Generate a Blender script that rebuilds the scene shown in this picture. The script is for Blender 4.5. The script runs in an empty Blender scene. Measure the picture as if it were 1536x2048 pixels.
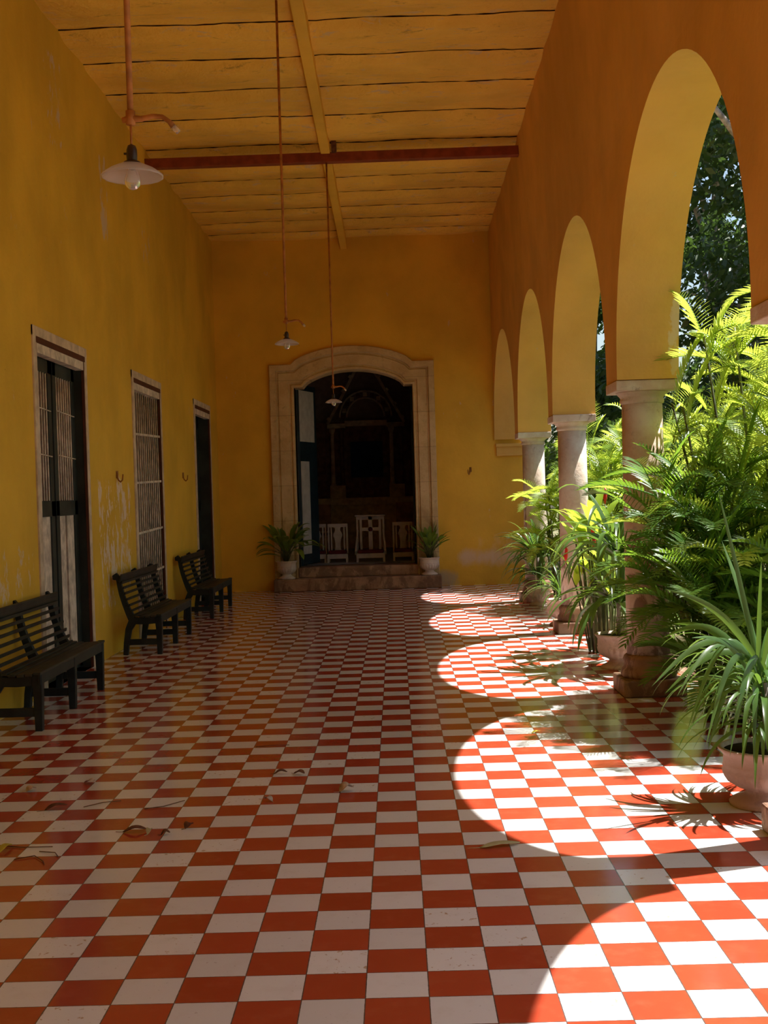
import bpy, math, random
from mathutils import Vector, Matrix
R_ = random.Random(7)
PI = math.pi
COL = bpy.context.scene.collection

# ------------------------------------------------------------------ helpers
class MB:
    def __init__(s): s.v = []; s.f = []; s.sm = []
    def add(s, vs, fs, smooth=False):
        n = len(s.v); s.v.extend([tuple(p) for p in vs])
        for f in fs: s.f.append(tuple(i + n for i in f)); s.sm.append(smooth)
    def box(s, x0, x1, y0, y1, z0, z1):
        v = [(x0,y0,z0),(x1,y0,z0),(x1,y1,z0),(x0,y1,z0),(x0,y0,z1),(x1,y0,z1),(x1,y1,z1),(x0,y1,z1)]
        s.add(v, [(0,3,2,1),(4,5,6,7),(0,1,5,4),(1,2,6,5),(2,3,7,6),(3,0,4,7)])
    def tube(s, pts, r, n=10, caps=True, smooth=True):
        pts = [Vector(p) for p in pts]
        rs = r if isinstance(r, (list, tuple)) else [r] * len(pts)
        vs = []; fs = []
        up = None
        for i, p in enumerate(pts):
            t = (pts[min(i+1, len(pts)-1)] - pts[max(i-1, 0)]).normalized()
            if up is None:
                up = Vector((0,0,1)) if abs(t.z) < .9 else Vector((1,0,0))
            a = up - t * up.dot(t)
            if a.length < 1e-5: a = t.orthogonal()
            a.normalize(); b = t.cross(a); up = a
            for k in range(n):
                an = 2*PI*k/n
                vs.append(p + (a*math.cos(an) + b*math.sin(an)) * rs[i])
        for i in range(len(pts)-1):
            for k in range(n):
                k2 = (k+1) % n
                fs.append((i*n+k, i*n+k2, (i+1)*n+k2, (i+1)*n+k))
        if caps:
            fs.append(tuple(range(n-1, -1, -1))); fs.append(tuple((len(pts)-1)*n+k for k in range(n)))
        s.add(vs, fs, smooth)
    def bar(s, pts, w, t, side=Vector((0,1,0))):
        """rectangular bar along pts; w = width along side, t = thickness across"""
        pts = [Vector(p) for p in pts]; vs = []; fs = []
        ws = w if isinstance(w, (list, tuple)) else [w]*len(pts)
        ts = t if isinstance(t, (list, tuple)) else [t]*len(pts)
        for i, p in enumerate(pts):
            d = (pts[min(i+1, len(pts)-1)] - pts[max(i-1, 0)]).normalized()
            nrm = d.cross(side).normalized()
            for a, b in ((-1,-1),(1,-1),(1,1),(-1,1)):
                vs.append(p + side*(a*ws[i]/2) + nrm*(b*ts[i]/2))
        for i in range(len(pts)-1):
            for k in range(4):
                k2 = (k+1) % 4
                fs.append((i*4+k, i*4+k2, (i+1)*4+k2, (i+1)*4+k))
        fs.append((3,2,1,0)); n = (len(pts)-1)*4; fs.append((n,n+1,n+2,n+3))
        s.add(vs, fs)
    def lathe(s, prof, c=(0,0,0), n=32, mod=None, smooth=True, cap0=True, cap1=True):
        vs = []; fs = []
        for i, (r, z) in enumerate(prof):
            for k in range(n):
                a = 2*PI*k/n; rr = r * (mod(i, a) if mod else 1)
                vs.append((c[0]+rr*math.cos(a), c[1]+rr*math.sin(a), c[2]+z))
        for i in range(len(prof)-1):
            for k in range(n):
                k2 = (k+1) % n
                fs.append((i*n+k, i*n+k2, (i+1)*n+k2, (i+1)*n+k))
        if cap0: fs.append(tuple(range(n-1,-1,-1)))
        if cap1: fs.append(tuple((len(prof)-1)*n+k for k in range(n)))
        s.add(vs, fs, smooth)
    def build(s, name, mat, parent=None, bevel=0, loc=None):
        me = bpy.data.meshes.new(name); me.from_pydata(s.v, [], s.f)
        me.polygons.foreach_set('use_smooth', s.sm); me.materials.append(mat); me.update()
        o = bpy.data.objects.new(name, me); COL.objects.link(o)
        if parent: o.parent = parent
        if loc: o.location = loc
        if bevel:
            m = o.modifiers.new('bevel', 'BEVEL'); m.width = bevel; m.segments = 2; m.limit_method = 'ANGLE'; m.angle_limit = math.radians(40)
        return o

def tag(o, label, cat, group=None, kind=None):
    o['label'] = label
    o['category'] = cat
    if group: o['group'] = group
    if kind: o['kind'] = kind
    return o
def empty(name, loc=(0,0,0), rz=0):
    o = bpy.data.objects.new(name, None); COL.objects.link(o); o.location = loc; o.rotation_euler = (0,0,rz); o.empty_display_size = .1
    return o
def struct(o): o['kind'] = 'structure'; return o
def copy_tree(o, parent=None):
    c = o.copy(); COL.objects.link(c); c.parent = parent
    for ch in list(o.children): copy_tree(ch, c)
    return c
def smooth(a, b, x):
    t = max(0, min(1, (x-a)/(b-a))); return t*t*(3-2*t)

# ------------------------------------------------------------------ materials
def nt(name, rough=.8, spec=.3):
    m = bpy.data.materials.new(name); m.use_nodes = True
    t = m.node_tree; b = t.nodes['Principled BSDF']
    b.inputs['Roughness'].default_value = rough; b.inputs['Specular IOR Level'].default_value = spec
    return m, t, b
def N(t, typ, **kw):
    n = t.nodes.new(typ)
    for k, v in kw.items(): setattr(n, k, v)
    return n
def inp(t, n, name, v):
    s = n.inputs[name]
    if hasattr(v, 'is_linked') or isinstance(v, bpy.types.NodeSocket): t.links.new(v, s)
    else: s.default_value = v
def math_(t, op, a, b=0.0, c=None, clamp=False):
    n = N(t, 'ShaderNodeMath', operation=op); n.use_clamp = clamp
    inp(t, n, 0, a); inp(t, n, 1, b)
    if c is not None: inp(t, n, 2, c)
    return n.outputs[0]
def noise(t, vec, scale, detail=4, rough=.55, dist=0):
    n = N(t, 'ShaderNodeTexNoise'); inp(t, n, 'Vector', vec); n.inputs['Scale'].default_value = scale
    n.inputs['Detail'].default_value = detail; n.inputs['Roughness'].default_value = rough; n.inputs['Distortion'].default_value = dist
    return n.outputs['Fac']
def ramp(t, fac, a, b):
    n = N(t, 'ShaderNodeMapRange'); n.interpolation_type = 'SMOOTHSTEP'
    inp(t, n, 'Value', fac); n.inputs['From Min'].default_value = a; n.inputs['From Max'].default_value = b
    return n.outputs[0]
def mix(t, fac, a, b):
    n = N(t, 'ShaderNodeMix', data_type='RGBA'); inp(t, n, 0, fac)
    for i, v in ((6, a), (7, b)):
        if isinstance(v, bpy.types.NodeSocket): t.links.new(v, n.inputs[i])
        else: n.inputs[i].default_value = (*v, 1)
    return n.outputs[2]
def scaled(t, vec, sc):
    n = N(t, 'ShaderNodeMapping'); inp(t, n, 'Vector', vec); n.inputs['Scale'].default_value = sc; return n.outputs[0]
def bump(t, b, h, strength=.3, dist=.01):
    n = N(t, 'ShaderNodeBump'); n.inputs['Strength'].default_value = strength; n.inputs['Distance'].default_value = dist
    inp(t, n, 'Height', h); t.links.new(n.outputs[0], b.inputs['Normal'])
def pos(t): return N(t, 'ShaderNodeNewGeometry').outputs['Position']
def sep(t, v):
    n = N(t, 'ShaderNodeSeparateXYZ'); inp(t, n, 0, v); return n.outputs

def simple(name, col, rough=.6, spec=.3, metal=0, var=.15, vs=8, bmp=0):
    m, t, b = nt(name, rough, spec); b.inputs['Metallic'].default_value = metal
    o = N(t, 'ShaderNodeTexCoord').outputs['Object']
    f = noise(t, o, vs)
    dark = tuple(c*(1-var) for c in col); light = tuple(min(1, c*(1+var)) for c in col)
    inp(t, b, 'Base Color', mix(t, ramp(t, f, .3, .7), dark, light))
    if bmp: bump(t, b, noise(t, o, vs*4), bmp, .005)
    return m

def box_mask(t, p, lo, hi, soft):
    """soft box mask around a region of the wall (where the paint has really come off)"""
    s = sep(t, p); r = None
    for i in range(3):
        if lo[i] is None: continue
        a = ramp(t, s[i], lo[i]-soft, lo[i]+soft)
        b = math_(t, 'SUBTRACT', 1.0, ramp(t, s[i], hi[i]-soft, hi[i]+soft))
        k = math_(t, 'MULTIPLY', a, b)
        r = k if r is None else math_(t, 'MULTIPLY', r, k)
    return r

def plaster(name, base, masks=(), speck=.012, rough=.75, extra=None, stretch=(1,1,.4), bs=.35, bd=.02, mscale=11):
    m, t, b = nt(name, rough, .25)
    p = pos(t)
    n1 = noise(t, p, .9, 5); n2 = noise(t, scaled(t, p, stretch), 3.5, 5, .6); n3 = noise(t, p, 22, 4)
    dk = tuple(c*.84 for c in base); lt = tuple(min(1, c*1.12) for c in base)
    c = mix(t, ramp(t, n1, .3, .72), dk, lt)
    c = mix(t, math_(t, 'MULTIPLY', ramp(t, n2, .3, .8), .22), c, (base[0]*1.08, base[1]*1.22, base[2]*2.0))
    # worn pale patches
    n4 = noise(t, scaled(t, p, (1,1,.45)), 5.5, 6, .68, .3)
    c = mix(t, math_(t, 'MULTIPLY', ramp(t, n4, .665, .70), .45), c, (.62,.50,.36))
    for lo, hi, soft, thr, colr in masks:
        mk = box_mask(t, p, lo, hi, soft)
        nn = noise(t, scaled(t, p, (1,1,.5)), mscale*.6, 8, .72, .3)
        v = math_(t, 'MULTIPLY', mk, nn)
        c = mix(t, math_(t, 'MULTIPLY', ramp(t, v, thr, thr+(.05 if mscale > 6 else .3)), .8), c, colr)
    # small pits and nail holes
    vo = N(t, 'ShaderNodeTexVoronoi'); inp(t, vo, 'Vector', p); vo.inputs['Scale'].default_value = 4.5
    pit = math_(t, 'LESS_THAN', math_(t, 'ADD', vo.outputs['Distance'], math_(t, 'MULTIPLY', noise(t, p, 30, 3), .10)), speck*3+.035)
    c = mix(t, math_(t, 'MULTIPLY', pit, .6), c, tuple(q*.3 for q in base))
    if extra: c = extra(t, p, c)
    inp(t, b, 'Base Color', c)
    h = math_(t, 'ADD', math_(t, 'MULTIPLY', n3, .3), math_(t, 'ADD', noise(t, p, 5, 3), math_(t, 'MULTIPLY', n4, .4)))
    bump(t, b, h, bs, bd)
    return m

YEL = (.78, .43, .045)
M = {}
M['wall_left'] = plaster('ochre plaster left', (.72,.44,.04), [
    ((None,0,0),(0,0,0),.1,.3,(.6,.47,.33)) if False else ((-5,11.75,.35),(0,13.5,1.95),.25,.50,(.74,.62,.50)),
    ((-5,8.6,.7),(0,9.85,1.35),.2,.51,(.68,.55,.38)),
    ((-5,12.3,4.2),(0,12.8,5.3),.15,.50,(.62,.5,.38)),
    ((-5,10.4,4.6),(0,11.2,5.7),.2,.52,(.62,.5,.38)),
    ((-5,14.3,4.3),(0,15.0,5.0),.2,.50,(.62,.5,.38)),
])
M['wall_back'] = plaster('ochre plaster back', (.76,.43,.04), [
    ((.95,19,.30),(2.6,21,.62),.22,.22,(.72,.52,.36)),
    ((1.2,19,.5),(2.6,21,.95),.2,.42,(.82,.52,.2)),
    ((.6,19,-.1),(1.05,21,.3),.15,.28,(.42,.35,.25)),
    ((-2.6,19,5.25),(-1.6,21,5.6),.15,.50,(.6,.42,.28)),
], mscale=5)
M['wall_right'] = plaster('ochre plaster arcade', (.74,.42,.09), [
    ((2.0,8,2.3),(2.3,9.2,3.0),.1,.44,(.78,.58,.36)),
], speck=.006)
def ceil_extra(t, p, c):
    n = noise(t, scaled(t, p, (.6,2.2,1)), 4.5, 8, .75, .5)
    c = mix(t, math_(t, 'MULTIPLY', ramp(t, n, .57, .64), .6), c, (.60,.47,.32))
    n = noise(t, scaled(t, p, (.7,2,1)), 4, 8, .8, .6)
    c = mix(t, math_(t, 'MULTIPLY', ramp(t, n, .57, .66), .6), c, (.34,.19,.03))
    return c
M['ceiling'] = plaster('ochre ceiling', (.88,.52,.07), speck=.012, extra=ceil_extra, stretch=(.2,2,1), bs=.8, bd=.05)
M['crack'] = simple('painted shade joint', (.05,.02,.008), .95, .05, var=.6, vs=12)  # near-black colour stands in for shade in the gaps between ceiling bays
M['beam_yellow'] = plaster('painted beam', (.80,.47,.05), stretch=(2,.2,1))
M['red_paint'] = simple('red oxide painted metal', (.24,.045,.014), .55, .3, var=.2)
M['rod'] = simple('rusty ochre rod', (.36,.13,.025), .6, .3, var=.3, vs=14)
M['socket'] = simple('dark bakelite', (.035,.018,.012), .4, .4)
M['bench'] = simple('dark green worn bench paint', (.010,.017,.018), .5, .35, var=.5, vs=6, bmp=.1)
M['bench_seat'] = simple('worn bench seat boards', (.018,.020,.015), .5, .4, var=.6, vs=7, bmp=.1)
M['door_green'] = simple('dark green door paint', (.022,.028,.024), .5, .35, var=.4, vs=4)
M['door_teal'] = simple('dark teal door paint', (.012,.028,.042), .5, .35, var=.3, vs=4)
M['white_wood'] = simple('off white worn wood', (.60,.52,.42), .65, .25, var=.3, vs=9)
M['shutter'] = simple('brown grey worn shutter', (.20,.14,.09), .7, .2, var=.5, vs=5)
M['frame_white'] = simple('faded white frame paint', (.56,.45,.32), .7, .25, var=.2, vs=9)
M['frame_edge'] = simple('dark red frame edge', (.09,.03,.015), .7, .2)
M['leaf_white'] = simple('white door panel', (.55,.53,.48), .6, .3, var=.12)
M['kneeler'] = simple('white painted wood', (.42,.38,.36), .55, .3, var=.15)
M['cushion'] = simple('dark red cushion', (.10,.015,.02), .9, .1)
M['chapel'] = simple('chapel walls', (.35,.27,.2), .9, .1)
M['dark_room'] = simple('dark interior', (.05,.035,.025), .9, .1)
M['altar'] = simple('dim altar stone', (.75,.62,.42), .8, .2, var=.2)
M['altar_dark'] = simple('dark altar wood', (.22,.11,.06), .7, .2, var=.3)
M['altar_blue'] = simple('dark blue hanging', (.03,.06,.14), .9, .1)
M['soil'] = simple('potting soil', (.03,.02,.012), .95, .1)
M['hook'] = simple('rusty iron hook', (.30,.13,.03), .7, .3)
M['chapel_floor'] = simple('grey chapel tiles', (.35,.38,.42), .35, .4)
M['bark'] = simple('grey bark', (.28,.24,.20), .9, .1, var=.4, vs=10, bmp=.4)
M['cane'] = simple('palm cane', (.10,.12,.04), .5, .3, var=.4)
M['red_bract'] = simple('red bract', (.75,.03,.03), .4, .4)

def stone(name, a, b_, stain, bump_s=.5, streak=.5, joints=False):
    m, t, b = nt(name, .85, .2); p = pos(t)
    n1 = noise(t, p, 3.0, 6, .65); n2 = noise(t, p, 14, 6, .7)
    c = mix(t, ramp(t, n1, .35, .65), a, b_)
    c = mix(t, math_(t, 'MULTIPLY', ramp(t, n2, .55, .72), .5), c, tuple(x*.45 for x in a))
    z = sep(t, p)[2]
    low = math_(t, 'SUBTRACT', 1.0, ramp(t, z, .1, 1.9))
    n3 = noise(t, scaled(t, p, (1,1,.5)), 4.5, 6, .7, .6)
    c = mix(t, math_(t, 'MULTIPLY', ramp(t, math_(t, 'ADD', n3, math_(t, 'MULTIPLY', low, .16)), .60, .68), streak), c, stain)
    if joints:
        zz = math_(t, 'ADD', math_(t, 'DIVIDE', z, .585), math_(t, 'MULTIPLY', noise(t, p, 8, 3), .02))
        j = math_(t, 'ABSOLUTE', math_(t, 'SUBTRACT', math_(t, 'FRACT', zz), .5))
        c = mix(t, math_(t, 'MULTIPLY', ramp(t, j, .488, .494), .55), c, tuple(x*.4 for x in a))
        wn = N(t, 'ShaderNodeTexWhiteNoise'); wn.noise_dimensions = '1D'; t.links.new(math_(t, 'FLOOR', zz), wn.inputs['W'])
        c = mix(t, math_(t, 'MULTIPLY', wn.outputs['Value'], .22), c, tuple(x*.62 for x in a))
    inp(t, b, 'Base Color', c)
    bump(t, b, math_(t, 'ADD', n1, n2), bump_s, .015)
    return m
M['column'] = stone('weathered lime washed column', (.74,.65,.55), (.62,.46,.36), (.16,.08,.05), .5, .75)
M['plinth'] = stone('weathered column base', (.42,.28,.18), (.36,.20,.13), (.12,.06,.04), .5, .6)
M['surround'] = stone('carved limestone', (.70,.52,.27), (.56,.39,.18), (.34,.22,.10), .9, .45, True)
M['step'] = stone('worn stone step', (.46,.29,.17), (.30,.17,.10), (.14,.08,.05), .6, .6)
M['pot_pink'] = stone('pinkish clay urn', (.68,.53,.45), (.60,.44,.36), (.32,.20,.15), .3, .4)
M['pot_white'] = stone('white painted urn', (.72,.62,.52), (.62,.50,.42), (.40,.28,.20), .2, .3)

# ---- checkered cement tiles
def tiles():
    m, t, b = nt('red and white cement tiles', .17, .5)
    p = pos(t); s = sep(t, p)
    T = .2
    u = math_(t, 'ADD', math_(t, 'DIVIDE', s[0], T), .70733 + 100)
    v = math_(t, 'ADD', math_(t, 'DIVIDE', s[1], T), -19.6683 + 120)
    fu = math_(t, 'FLOOR', u); fv = math_(t, 'FLOOR', v)
    par = math_(t, 'MODULO', math_(t, 'ADD', fu, fv), 2.0)
    white = math_(t, 'GREATER_THAN', par, .5)
    cv = N(t, 'ShaderNodeCombineXYZ'); t.links.new(fu, cv.inputs[0]); t.links.new(fv, cv.inputs[1])
    wn = N(t, 'ShaderNodeTexWhiteNoise'); wn.noise_dimensions = '3D'; t.links.new(cv.outputs[0], wn.inputs['Vector'])
    rnd = wn.outputs['Value']
    redc = mix(t, rnd, (.36,.046,.020), (.44,.062,.028))
    whic = mix(t, rnd, (.66,.655,.63), (.78,.775,.75))
    cloud = noise(t, p, 9, 5, .6)
    redc = mix(t, math_(t, 'MULTIPLY', ramp(t, cloud, .45, .8), .35), redc, (.52,.12,.06))
    whic = mix(t, math_(t, 'MULTIPLY', ramp(t, cloud, .5, .8), .3), whic, (.55,.50,.42))
    # orange and grey spots on some of the white tiles
    dirty = math_(t, 'GREATER_THAN', rnd, .78)
    sp = noise(t, scaled(t, p, (1.2,1,1)), 26, 4, .6)
    whic = mix(t, math_(t, 'MULTIPLY', math_(t, 'MULTIPLY', ramp(t, sp, .61, .66), dirty), .8), whic, (.42,.26,.12))
    sp2 = noise(t, p, 60, 3, .6)
    whic = mix(t, math_(t, 'MULTIPLY', ramp(t, sp2, .67, .70), .55), whic, (.30,.24,.2))
    c = mix(t, white, redc, whic)
    # grout
    gu = math_(t, 'ABSOLUTE', math_(t, 'SUBTRACT', math_(t, 'FRACT', u), .5))
    gv = math_(t, 'ABSOLUTE', math_(t, 'SUBTRACT', math_(t, 'FRACT', v), .5))
    jit = math_(t, 'MULTIPLY', noise(t, p, 45, 3), .012)
    g = math_(t, 'GREATER_THAN', math_(t, 'ADD', math_(t, 'MAXIMUM', gu, gv), jit), .4965)
    c = mix(t, g, c, (.10,.065,.055))
    inp(t, b, 'Base Color', c)
    rr = noise(t, p, 2.2, 5, .6)
    mr = N(t, 'ShaderNodeMapRange'); inp(t, mr, 'Value', rr); mr.inputs['From Min'].default_value = .3; mr.inputs['From Max'].default_value = .7
    mr.inputs['To Min'].default_value = .10; mr.inputs['To Max'].default_value = .20
    inp(t, b, 'Roughness', mr.outputs[0])
    n = N(t, 'ShaderNodeBump'); n.inputs['Strength'].default_value = .12; n.inputs['Distance'].default_value = .004
    inp(t, n, 'Height', math_(t, 'ADD', noise(t, p, 2.5, 2), math_(t, 'MULTIPLY', g, -.4)))
    t.links.new(n.outputs[0], b.inputs['Normal'])
    return m
M['tiles'] = tiles()

def leafmat(name, col, trans, tr=.45, rough=.35, spec=.5):
    m, t, b = nt(name, rough, spec)
    p = pos(t); f = noise(t, p, 3.0, 3)
    a = tuple(c*.7 for c in col); c2 = tuple(c*1.3 for c in col)
    c = mix(t, ramp(t, f, .35, .65), a, c2)
    inp(t, b, 'Base Color', c)
    tn = N(t, 'ShaderNodeBsdfTranslucent'); tn.inputs['Color'].default_value = (*trans, 1)
    ms = N(t, 'ShaderNodeMixShader'); ms.inputs[0].default_value = tr
    t.links.new(b.outputs[0], ms.inputs[1]); t.links.new(tn.outputs[0], ms.inputs[2])
    t.links.new(ms.outputs[0], t.nodes['Material Output'].inputs['Surface'])
    return m
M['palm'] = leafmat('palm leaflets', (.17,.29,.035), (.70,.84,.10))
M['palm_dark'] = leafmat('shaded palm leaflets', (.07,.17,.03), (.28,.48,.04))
M['strap'] = leafmat('strap leaves', (.06,.13,.03), (.20,.34,.04), .35, .3, .5)
M['potplant'] = leafmat('fern leaves', (.13,.24,.03), (.35,.5,.05), .35, .5)
M['helic'] = leafmat('heliconia leaves', (.20,.32,.03), (.55,.70,.06), .5)
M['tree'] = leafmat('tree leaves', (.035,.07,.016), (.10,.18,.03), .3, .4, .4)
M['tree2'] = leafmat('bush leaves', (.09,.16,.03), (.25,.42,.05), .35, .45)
M['dry'] = simple('dry leaf', (.50,.38,.28), .8, .2, var=.3, vs=30)
M['drydark'] = simple('brown dry leaf', (.14,.06,.03), .8, .2, var=.3, vs=30)
M['yellowleaf'] = simple('yellow leaf', (.50,.45,.05), .7, .2)
M['paleleaf'] = simple('pale green leaf', (.45,.42,.22), .7, .2)

def glass():
    m, t, b = nt('milky glass', .2, .6)
    b.inputs['Base Color'].default_value = (.52,.50,.48,1)
    tr = N(t, 'ShaderNodeBsdfTransparent'); tr.inputs['Color'].default_value = (.92,.92,.9,1)
    tl = N(t, 'ShaderNodeBsdfTranslucent'); tl.inputs['Color'].default_value = (.8,.72,.66,1)
    a = N(t, 'ShaderNodeMixShader'); a.inputs[0].default_value = .45
    t.links.new(b.outputs[0], a.inputs[1]); t.links.new(tl.outputs[0], a.inputs[2])
    c = N(t, 'ShaderNodeMixShader'); c.inputs[0].default_value = .42
    t.links.new(a.outputs[0], c.inputs[1]); t.links.new(tr.outputs[0], c.inputs[2])
    t.links.new(c.outputs[0], t.nodes['Material Output'].inputs['Surface'])
    return m
M['glass'] = glass()
mb_, tb_, bb_ = nt('clear bulb glass', .05, .8)
bb_.inputs['Base Color'].default_value = (.9,.9,.9,1); bb_.inputs['Transmission Weight'].default_value = .85; bb_.inputs['IOR'].default_value = 1.3
M['bulb'] = mb_
def ground():
    m, t, b = nt('garden ground', .95, .1); p = pos(t)
    c = mix(t, ramp(t, noise(t, p, 1.5, 6), .4, .6), (.10,.13,.04), (.25,.20,.13))
    inp(t, b, 'Base Color', c); bump(t, b, noise(t, p, 20, 4), .6, .03)
    return m
M['ground'] = ground()

# ------------------------------------------------------------------ setting
CEIL = 5.87
XL = -2.95; YB = 20.1
def interp(x, tab):
    if x <= tab[0][0]: return tab[0][1]
    for (a, va), (b, vb) in zip(tab, tab[1:]):
        if x <= b: return va + (vb-va)*(x-a)/(b-a)
    return tab[-1][1]
XIN = [(-8,1.60),(5.2,1.625),(9.17,1.667),(13.15,1.715),(16.9,1.725),(20.1,1.672)]
XTOP = [(-8,1.50),(5,1.52),(11,1.575),(15,1.62),(20.1,1.662)]
THK = .46

# floor
b = MB(); b.box(XL-.4, 2.32, -8, YB, -.12, 0); struct(b.build('floor', M['tiles']))
b = MB(); b.add([(-60,-60,-.13),(90,-60,-.13),(90,90,-.13),(-60,90,-.13)], [(0,1,2,3)]); struct(b.build('ground', M['ground']))
b = MB(); b.box(2.322, 2.50, -8, 20.5, -.13, .0); struct(b.build('trim_3', M['plinth']))

# left wall with openings (y0,y1,z0,z1)
D1 = (9.95, 11.47, 0.0, 2.95); W1 = (13.66, 15.16, .12, 2.96); D2 = (17.82, 19.2, 0.0, 2.96)
def cells(cuts_a, cuts_b, holes):
    out = []
    for a0, a1 in zip(cuts_a, cuts_a[1:]):
        for c0, c1 in zip(cuts_b, cuts_b[1:]):
            am, cm = (a0+a1)/2, (c0+c1)/2
            if any(h[0] < am < h[1] and h[2] < cm < h[3] for h in holes): continue
            out.append((a0, a1, c0, c1))
    return out
ya = sorted({-8.0, YB+.35, *[v for h in (D1,W1,D2) for v in h[:2]]})
za = sorted({-.1, 6.3, *[v for h in (D1,W1,D2) for v in h[2:]]})
b = MB()
for y0, y1, z0, z1 in cells(ya, za, (D1,W1,D2)): b.box(XL-.4, XL, y0, y1, z0, z1)
struct(b.build('wall_left', M['wall_left']))
# dark rooms behind the openings
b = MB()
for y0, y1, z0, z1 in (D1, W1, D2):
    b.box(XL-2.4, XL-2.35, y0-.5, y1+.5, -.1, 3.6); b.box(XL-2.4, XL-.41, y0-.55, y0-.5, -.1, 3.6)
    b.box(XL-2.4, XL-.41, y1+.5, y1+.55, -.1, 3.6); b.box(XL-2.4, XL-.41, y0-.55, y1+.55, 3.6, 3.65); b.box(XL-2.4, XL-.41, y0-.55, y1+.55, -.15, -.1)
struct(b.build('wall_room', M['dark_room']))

# back wall with the chapel opening
holes = [(-1.75, .42, .0, 3.72)]
b = MB()
for x0, x1, z0, z1 in cells([XL-.0, -1.75, .42, 2.14], [-.1, 0, 3.72, 6.3], holes): b.box(x0, x1, YB, YB+.38, z0, z1)
struct(b.build('wall_back', M['wall_back']))
b = MB(); b.box(XL-.4, 2.4, -8.4, -8.0, -.1, 6.3); struct(b.build('wall_front', M['wall_back']))

# arcade wall
PIERS = [(-2.68,.24),(1.27,.24),(5.22,.23),(9.17,.235),(13.14,.19),(16.91,.20)]
SPR, APX = 2.365, 4.045
def low(y):
    """lower edge of the arcade wall at y"""
    for (p0, h0), (p1, h1) in zip(PIERS, PIERS[1:] + [(20.25,.2)]):
        a, c = p0+h0, p1-h1
        if a < y < c:
            u = (y-(a+c)/2)/((c-a)/2)
            return SPR + .05 + (APX-SPR-.05)*math.sqrt(max(0, 1-u*u))
    return SPR
ys = [-8.0, -2.92]
for (p0, h0), (p1, h1) in zip(PIERS, PIERS[1:] + [(20.25,.2)]):
    a, c = p0+h0, p1-h1
    ys += [(a, 'j')] if False else []
    n = 48
    for k in range(n+1):
        ys.append((a+c)/2 - (c-a)/2*math.cos(PI*k/n))
ys = sorted(set(round(y, 5) for y in ys))
b = MB(); vs = []
def xin(y, z):
    x0 = interp(y, XIN)
    return x0 + (interp(y, XTOP) - x0)*max(0, min(1, (z-4.05)/(CEIL-4.05)))
rows = []
for y in ys:
    solid = y < -2.9
    z = -.1 if solid else low(y)
    rows.append((y, z, solid))
def quad(p): b.add(p, [(0,1,2,3)])
pier_edges = []
for (y0, z0, s0), (y1, z1, s1) in zip(rows, rows[1:]):
    if s0 and s1: zz0 = zz1 = -.1
    else:
        m_ = (y0+y1)/2
        ispier = any(abs(m_-p) < h for p, h in PIERS)
        zz0, zz1 = (SPR, SPR) if ispier else (z0 if z0 > SPR+.01 else SPR+.05, z1 if z1 > SPR+.01 else SPR+.05)
        if ispier: pier_edges += [y0, y1]
    if s0 and s1: pass
    if s0 and not s1: zz0 = zz1 = SPR
    zt = [SPR+.3 if not s0 else 2.6, 4.05, CEIL, 6.3]
    for zz in (0,):
        # inner face in three bands
        prev0, prev1 = zz0, zz1
        for top in (4.05, CEIL, 6.3):
            b.add([(xin(y0,prev0),y0,prev0),(xin(y1,prev1),y1,prev1),(xin(y1,top),y1,top),(xin(y0,top),y0,top)], [(3,2,1,0)])
            prev0 = prev1 = top
        xo0, xo1 = interp(y0,XIN)+THK, interp(y1,XIN)+THK
        b.add([(xo0,y0,zz0),(xo1,y1,zz1),(xo1,y1,6.3),(xo0,y0,6.3)], [(0,1,2,3)])
        b.add([(xin(y0,zz0),y0,zz0),(xin(y1,zz1),y1,zz1),(xo1,y1,zz1),(xo0,y0,zz0)], [(0,1,2,3)])
        b.add([(xin(y0,6.3),y0,6.3),(xin(y1,6.3),y1,6.3),(xo1,y1,6.3),(xo0,y0,6.3)], [(3,2,1,0)])
for p, h in PIERS:   # small vertical stilt faces at the springing
    for y in (p-h, p+h):
        x0, x1 = interp(y, XIN), interp(y, XIN)+THK
        b.add([(x0,y,SPR),(x1,y,SPR),(x1,y,SPR+.05),(x0,y,SPR+.05)], [(0,1,2,3)])
b.box(1.60, 2.06, -8, -2.92, -.1, SPR)
for p, h in PIERS[:2]:
    b.box(1.63, 2.07, p-.22, p+.22, 2.28, SPR); b.lathe([(.16,.2),(.15,2.28)], (1.85,p,0)); b.box(1.63, 2.07, p-.23, p+.23, 0, .2)
w = b.build('wall_right', M['wall_right']); struct(w)

# impost moulding where the last arch meets the back wall
b = MB(); b.box(1.70, 2.15, YB-.05, YB+.02, 2.17, 2.33); b.box(1.69, 2.16, YB-.075, YB+.02, 2.29, 2.345); b.box(1.70, 2.15, YB-.06, YB+.02, 2.14, 2.185)
struct(b.build('trim_1', M['wall_right'], bevel=.008))

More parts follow.
